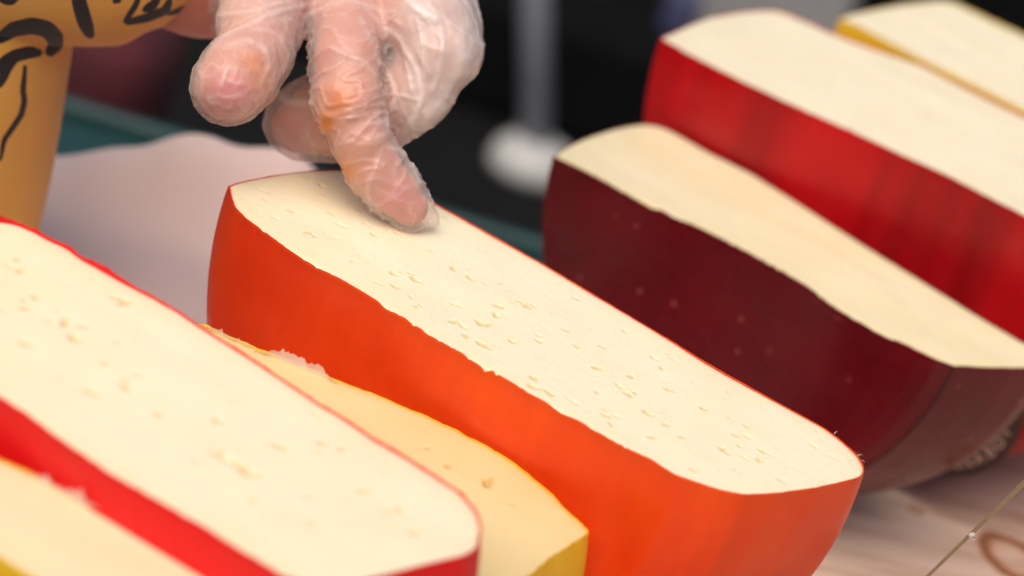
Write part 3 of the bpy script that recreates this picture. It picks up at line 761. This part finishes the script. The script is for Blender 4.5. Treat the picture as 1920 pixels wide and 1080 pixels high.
for i in range(nv_):
    x, y, z = Vg_[i]*1000
    if isidx[i]:
        s = tix[i]; kn = math.exp(-((s-2.35)/.7)**2)*min(1, max(0, (gx[i]-625)/40))
        a = -.42; u = x*math.cos(a)-y*math.sin(a); v = x*math.sin(a)+y*math.cos(a)
        r1 = max(0, 1-abs(mnoise.noise((u*.07, v*.42, z*.05)))*2.0)**3
        r2 = max(0, 1-abs(mnoise.noise((u*.10+9, v*.20+3, z*.12)))*3.0)**5
        disp[i] += .0007*kn*r1 + .0008*r2; crease[i] = max(crease[i], .4*kn*r1, .25*r2)
    elif isth[i]:
        r3 = max(0, 1-abs(mnoise.noise((x*.2, y*.2+7, z*.2)))*2.4)**5
        disp[i] += .00025*r3; crease[i] = max(crease[i], .25*r3)
    else:
        t = math.atan2(gy[i]+150, gx[i]-560); rr = math.hypot(gx[i]-560, gy[i]+150)*.175
        u = rr*.03; v = t*5.2
        r1 = max(0, 1-abs(mnoise.noise((u+z*.02, v*1.6, 2.2)))*3)**4
        disp[i] += .0005*r1; crease[i] = max(crease[i], .22*r1)
    disp[i] += .0008*mnoise.noise((x*.09, y*.09, z*.09))+.0004*mnoise.noise((x*.22, y*.22, z*.22))
Vg_ = Vg_ + Ng*disp[:, None]
Wg = from_f(Vg_)
# flatten the fingertip where it presses on the cheese
Wg[:, 2] = np.where((gx > 640) & (gy > 330), np.maximum(Wg[:, 2], .1217), Wg[:, 2])
# open cuff
cx, cy = gx, gy
keep_v = (cx + .25*cy) > 392
keep = keep_v[Fg].all(1)
ids = -np.ones(nv_, int); used = np.unique(Fg[keep]); ids[used] = np.arange(len(used))
glove = mesh_obj('glove', to_person(Wg[used]), ids[Fg[keep]], glove_mat(), person)
G = lambda cx_, cy_, sx_, sy_: np.exp(-(((gx-cx_)/sx_)**2+((gy-cy_)/sy_)**2))
stn = .62*G(616, 225, 34, 60) + .6*G(655, 335, 30, 70) + .4*G(655, 180, 55, 45) + .25*G(680, 130, 45, 25) + .5*G(492, 155, 26, 45) + .3*G(455, 105, 40, 22) + .3*G(470, 130, 28, 28) + .2*G(700, 300, 34, 45)
nzs = np.array([1.15+.7*mnoise.noise((p[0]*120, p[1]*120, p[2]*120)) for p in Vg_])
attr(glove, 'milky', np.clip(np.clip((gx-715)/60, 0, 1)*(didx > 60) + .5*np.clip((60-gy)/60, 0, 1)*np.clip((560-gx)/40, 0, 1), 0, 1)[used]); attr(glove, 'crease', np.clip(crease, 0, 1)[used]); attr(glove, 'stain', np.clip(stn*nzs*(gw > -.014), 0, 1)[used])
glove['label'] = 'clear loose disposable glove with orange stains'

# --- shirt: torso against the table's left edge and the left sleeve
strokes = [([(0, 72), (25, 55), (60, 48), (88, 54), (103, 70), (104, 84), (95, 96)], 11),
           ([(-10, 135), (10, 115), (30, 104), (55, 98), (72, 99)], 8.5), ([(0, 160), (14, 128), (30, 108)], 6), ([(-6, 155), (5, 147), (10, 140)], 6),
           ([(47, 124), (45, 150), (43, 170), (46, 190), (40, 215), (25, 238), (8, 262), (0, 300)], 4),
           ([(144, -20), (150, 10), (158, 38), (168, 64)], 10), ([(5, 0), (20, 0), (32, -8)], 7), ([(216, 2), (224, -6)], 6),
           ([(234, 40), (252, 14), (262, -8)], 4), ([(272, 18), (284, 11), (296, 0)], 6), ([(240, 42), (280, 32), (310, 20), (318, 2)], 6),
           ([(318, 26), (350, 14), (385, 0)], 4), ([(-120, 60), (-60, 90), (-40, 160), (-70, 240), (-140, 300)], 9), ([(-220, 120), (-180, 180), (-200, 260)], 8)]
rs = random.Random(21)                                   # the print goes on over the rest of the garment
for _ in range(70):
    x, y = rs.uniform(-1500, 380), rs.uniform(-900, 900)
    if x > -90 and y > -60: continue
    a, k, r0 = rs.uniform(0, 6.28), rs.uniform(-1.1, 1.1), rs.uniform(30, 75); P_ = []
    for q_ in range(7): P_.append((x, y)); x += r0*.45*math.cos(a); y += r0*.45*math.sin(a); a += k*.55
    if any(px_ > -40 and py_ > -25 for px_, py_ in P_): continue
    strokes.append((P_, rs.choice((5, 8, 11))))
def cloth_mat():
    m = NT('orange_printed_cloth')
    n1 = m.noise(m.coord(), 14, 3); wv = m.noise(m.coord(), 900, 2)
    col = m.ramp(n1, [(.3, (.76, .38, .065)), (.7, (.84, .46, .09))])
    ink = m.ramp(m.math('ADD', m.math('MULTIPLY', m.attr('ink'), .1), .5), [(.48, (1, 1, 1)), (.52, (0, 0, 0))])
    col = m.mix(ink, col, (.012, .010, .012))
    m.setp(Base_Color=col, Roughness=.75, Normal=m.bump(wv, .2, .0003), Sheen_Weight=.15); return m.m
CLOTH = cloth_mat()
def ink_of(W):
    gx_, gy_ = px_of(W); best = np.full(len(W), 99.0)
    for pts, wd in strokes:
        d, t = seg_dist_px(gx_, gy_, pts); tw = wd*1.45*(1-.35*np.abs(2*t/(len(pts)-1)-1)**3)
        best = np.minimum(best, d-tw)
    return np.clip(best*.4, -5, 5)
shirt = []
# torso: rounded slab, its right flank just outside the table edge
nz_, na_ = 420, 420
V = []; 
for i in range(nz_):
    z = -.02 + .47*i/(nz_-1)
    for k in range(na_):
        a = 2*math.pi*k/na_; ca, sa = math.cos(a), math.sin(a)
        sx = math.copysign(abs(ca)**.9, ca); sy = math.copysign(abs(sa)**.9, sa)
        fold = .0025*math.sin(z*30+3*a)+.003*mnoise.noise((ca*3, sa*3, z*7))
        V.append((-.166+(.183+fold-.003)*sx, .02+(.075+fold)*sy, z))
V = np.array(V); Wt = np.c_[TC[0]+tdx[0]*V[:, 0]+tdy[0]*V[:, 1], TC[1]+tdx[1]*V[:, 0]+tdy[1]*V[:, 1], V[:, 2]]
Ft = [(i*na_+k, i*na_+(k+1) % na_, (i+1)*na_+(k+1) % na_, (i+1)*na_+k) for i in range(nz_-1) for k in range(na_)]
# sleeve: wide tube from the shoulder out to the wrist
ax_pts = np.array([J(-330, -330, -70), J(-60, -195, -46), J(140, -150, -44), J(300, -162, -56), J(430, -198, -62)])
rr_ = [.085, .060, .046, .040, .037]
ns_, nk_ = 300, 260
Vs = []
for i in range(ns_):
    t = i/(ns_-1)*(len(ax_pts)-1); k0 = min(int(t), len(ax_pts)-2); f = t-k0
    f2 = f
    c = ax_pts[k0]*(1-f2)+ax_pts[k0+1]*f2; r = rr_[k0]*(1-f2)+rr_[k0+1]*f2
    d = Vector(ax_pts[min(k0+1, len(ax_pts)-1)]-ax_pts[k0]).normalized(); x = Vector((0, 0, 1)); x = (x-d*x.dot(d)).normalized(); y = d.cross(x)
    for k in range(nk_):
        a = 2*math.pi*k/nk_
        fold = 1+.03*math.sin(i*.084+2*a)+.05*mnoise.noise((math.cos(a)*2, math.sin(a)*2, i*.03))
        Vs.append(np.array(Vector(c)+float(r*fold)*(x*math.cos(a)+y*math.sin(a))))
Vs = np.array(Vs)
Gs = Vs.reshape(ns_, nk_, 3)
for _ in range(30): Gs[1:-1] = .25*Gs[:-2]+.5*Gs[1:-1]+.25*Gs[2:]
Vs = Gs.reshape(-1, 3)
Fs = [(i*nk_+k, i*nk_+(k+1) % nk_, (i+1)*nk_+(k+1) % nk_, (i+1)*nk_+k) for i in range(ns_-1) for k in range(nk_)]
sh = mesh_obj('shirt', to_person(Wt), Ft, CLOTH, person); attr(sh, 'ink', ink_of(Wt))
sl_ = mesh_obj('sleeve', to_person(Vs), Fs, CLOTH, sh); attr(sl_, 'ink', ink_of(Vs))
# trousers under the shirt, behind the table
TR = plain('dark_trousers', (.02, .02, .03), .8)
for s in (-1, 1):
    c0 = np.array([-.185+s*.085, .005]); V = []; m_ = 24
    for (z, r) in ((-.75, .05), (-.45, .065), (-.2, .08), (.0, .09)):
        for k in range(m_):
            a = 2*math.pi*k/m_; p = TC+tdx*(c0[0]+r*math.cos(a))+tdy*(c0[1]+r*math.sin(a)); V.append((p[0], p[1], z))
    Fl = [(i*m_+k, i*m_+(k+1) % m_, (i+1)*m_+(k+1) % m_, (i+1)*m_+k) for i in range(3) for k in range(m_)]
    mesh_obj('trouser_leg', to_person(np.array(V)), Fl, TR, person)

# ------------------------------------------------------------------ what stands behind the table
def block(name, label, cat, c, y, px0, px1, py0, py1, depth, mat, z0=None, bev=.02, rz=0):
    """a box-shaped thing at distance y; its front spans the given sight lines and it stands on the ground"""
    a = at_y([(px0, (py0+py1)/2)], y)[0]; b = at_y([(px1, (py0+py1)/2)], y)[0]; t = at_y([((px0+px1)/2, py0)], y)[0]
    x0, x1, z1 = a[0], b[0], t[2]
    o = mesh_obj(name, *box_geo(-(x1-x0)/2, (x1-x0)/2, 0, depth, 0, z1+.75), mat, None, False)
    o.location = ((x0+x1)/2, y, -.75); o.rotation_euler = (0, 0, rz); bevel(o, bev, 4); tag(o, label, cat); return o
BSHADE = plain('stall_shade', (.004, .004, .0045), 1.0, .3, 12);  # near-black colour stands in for the shade under a stall
for m_ in (BSHADE,): m_.node_tree.nodes['Principled BSDF'].inputs['Specular IOR Level'].default_value = .08
GSHADE = plain('ground_shade', (.006, .006, .0065), .95, .3, 20); GSHADE.node_tree.nodes['Principled BSDF'].inputs['Specular IOR Level'].default_value = .12  # near-black colour stands in for shade on the ground
mat_ = mesh_obj('shade_sheet', *box_geo(-1.6, 1.6, 0, 3.0, 0, .006), GSHADE, None, False); mat_.location = (0, .6, -.7495)  # added sheet, its black replaces shade over the ground
tag(mat_, 'black sheet standing in for shade on the ground behind the table', 'mat')
plat = mesh_obj('shade_platform', *box_geo(-1.5, 1.5, 0, .7, 0, .165), BSHADE, None, False); plat.location = (0, 2.62, -.743); bevel(plat, .02)  # added block, shade behind the table put into its black
tag(plat, 'low added platform, black in place of shade, behind the grey pole', 'platform')
# added black backdrop with soft folds, standing in for shade
V = []; F = []; n_ = 160
for i in range(n_):
    x = -1.8+3.6*i/(n_-1); y = .03*math.sin(i*.55)+.012*math.sin(i*1.3)
    V += [(x, y, 0), (x, y, 1.3), (x, y+.004, 0), (x, y+.004, 1.3)]
for i in range(n_-1):
    a = 4*i; b = a+4; F += [(a, b, b+1, a+1), (a+2, a+3, b+3, b+2), (a+1, b+1, b+3, a+3)]
cur = mesh_obj('shade_backdrop', V, F, BSHADE); cur.location = (0, 3.5, -.745); tag(cur, 'added black backdrop standing in for shade behind the platform', 'shade_backdrop')
def on_platform(name, label, cat, y, px0, px1, py_top, depth, mat):
    a = at_y([(px0, py_top)], y)[0]; b = at_y([(px1, py_top)], y)[0]; z1 = (a[2]+b[2])/2
    o = mesh_obj(name, *box_geo(-(b[0]-a[0])/2, (b[0]-a[0])/2, 0, depth, 0, max(.05, z1+.578)), mat, None, False)
    o.location = ((a[0]+b[0])/2, y, -.578); bevel(o, .012, 4); tag(o, label, cat); return o
on_platform('carton', 'dim brown grey carton on the platform beside the pole', 'box', 2.75, 850, 955, -60, .2, plain('dim_carton', (.15, .14, .12), .8))
on_platform('carton', 'wide dull brown carton on the platform right of the pole', 'box', 2.85, 1040, 1150, -40, .2, plain('brown_carton', (.085, .075, .068), .8))
on_platform('storage_box', 'small dark blue box on the black platform', 'box', 2.75, 1255, 1320, -10, .12, plain('blue_box', (.05, .05, .12), .6))
on_platform('storage_box', 'light grey box on the black platform behind the cheeses', 'box', 2.8, 1325, 1640, -80, .2, plain('grey_box', (.26, .25, .25), .6))
# grey pole on a white foot
GP = plain('grey_painted_metal', (.27, .275, .31), .45, .08, 20); WP = plain('white_plastic', (.42, .41, .40), .5, .06, 20)
f0 = at_y([(1005, 285)], 2.45)[0]; f1 = at_y([(1003, -120)], 2.45)[0]
pole = empty('parasol_pole', (f0[0], f0[1], -.743)); tag(pole, 'blurred grey pole on a white foot behind the cheeses', 'pole')
dirp = (f1-f0)/np.linalg.norm(f1-f0)
loc = np.array(pole.location)
mesh_obj('tube', *tube([f0-loc+dirp*t for t in (-.015, .3, .8, 1.3)], [.022]*4, 24), GP, pole)
prof = [(.001, 0), (.06, 0), (.064, .012), (.058, .032), (.045, .046), (.028, .052), (.001, .053)]
V = []; m_ = 32
for (r, z) in prof:
    for k in range(m_): a = 2*math.pi*k/m_; V.append((r*math.cos(a), r*math.sin(a), z))
F = [(i*m_+k, i*m_+(k+1) % m_, (i+1)*m_+(k+1) % m_, (i+1)*m_+k) for i in range(len(prof)-1) for k in range(m_)]
mesh_obj('foot', V, F, WP, pole)
# green crate close behind the table
GR = plain('green_plastic', (.009, .044, .045), .5, .2, 20)
crate = empty('green_crate', (-.12, .62, -.785), rad(4)); tag(crate, 'dark green plastic crate close behind the table', 'crate')
V, F = box_geo(-.55, .30, 0, .20, .036, .585)
c_ = mesh_obj('crate_body', V, F, GR, crate, False); bevel(c_, .012, 4)
r_ = mesh_obj('rim', *box_geo(-.56, .31, -.012, .002, .55, .595), GR, crate, False); bevel(r_, .005, 3)
r_ = mesh_obj('rim', *box_geo(-.56, .31, .198, .212, .55, .595), GR, crate, False); bevel(r_, .005, 3)
CR = plain('crimson_cloth', (.06, .004, .009), .9, .2, 20)
b_ = block('shopping_bag', 'dark crimson cloth bag behind the green crate', 'bag', None, 1.0, 90, 300, 66, 170, .14, CR, bev=.04)
# crumpled sheet of pale paper at the far end of the table
PP = plain('pale_pink_paper', (.90, .67, .60), .75, .05, 6, .1)
V = []; na, nb = 90, 60
for i in range(na):
    for j in range(nb):
        a = .012+.24*i/(na-1); fb = j/(nb-1); edge = FAR-.004
        b = -.06+(edge+.06)*fb
        z = .0015 + max(0, .004*mnoise.noise((a*16, b*16, 1))) + .037*math.exp(-((fb-.93)/.11)**2)*max(0, .15+1.0*math.exp(-((a-.10)/.055)**2)+.42*mnoise.noise((a*13, 3, 4))+.15*mnoise.noise((a*38, 7, 4)))
        V.append((a, b, .75+z))
F = [(i*nb+j, (i+1)*nb+j, (i+1)*nb+j+1, i*nb+j+1) for i in range(na-1) for j in range(nb-1)]
paper = mesh_obj('paper_sheet', [(x, y, z-.75) for x, y, z in V], F, PP); paper.location = (TC[0], TC[1], 0); paper.rotation_euler = (0, 0, TA)
m_ = paper.modifiers.new('thick', 'SOLIDIFY'); m_.thickness = .0004
tag(paper, 'pale pink crumpled paper sheet on the table behind the red cheese', 'paper')
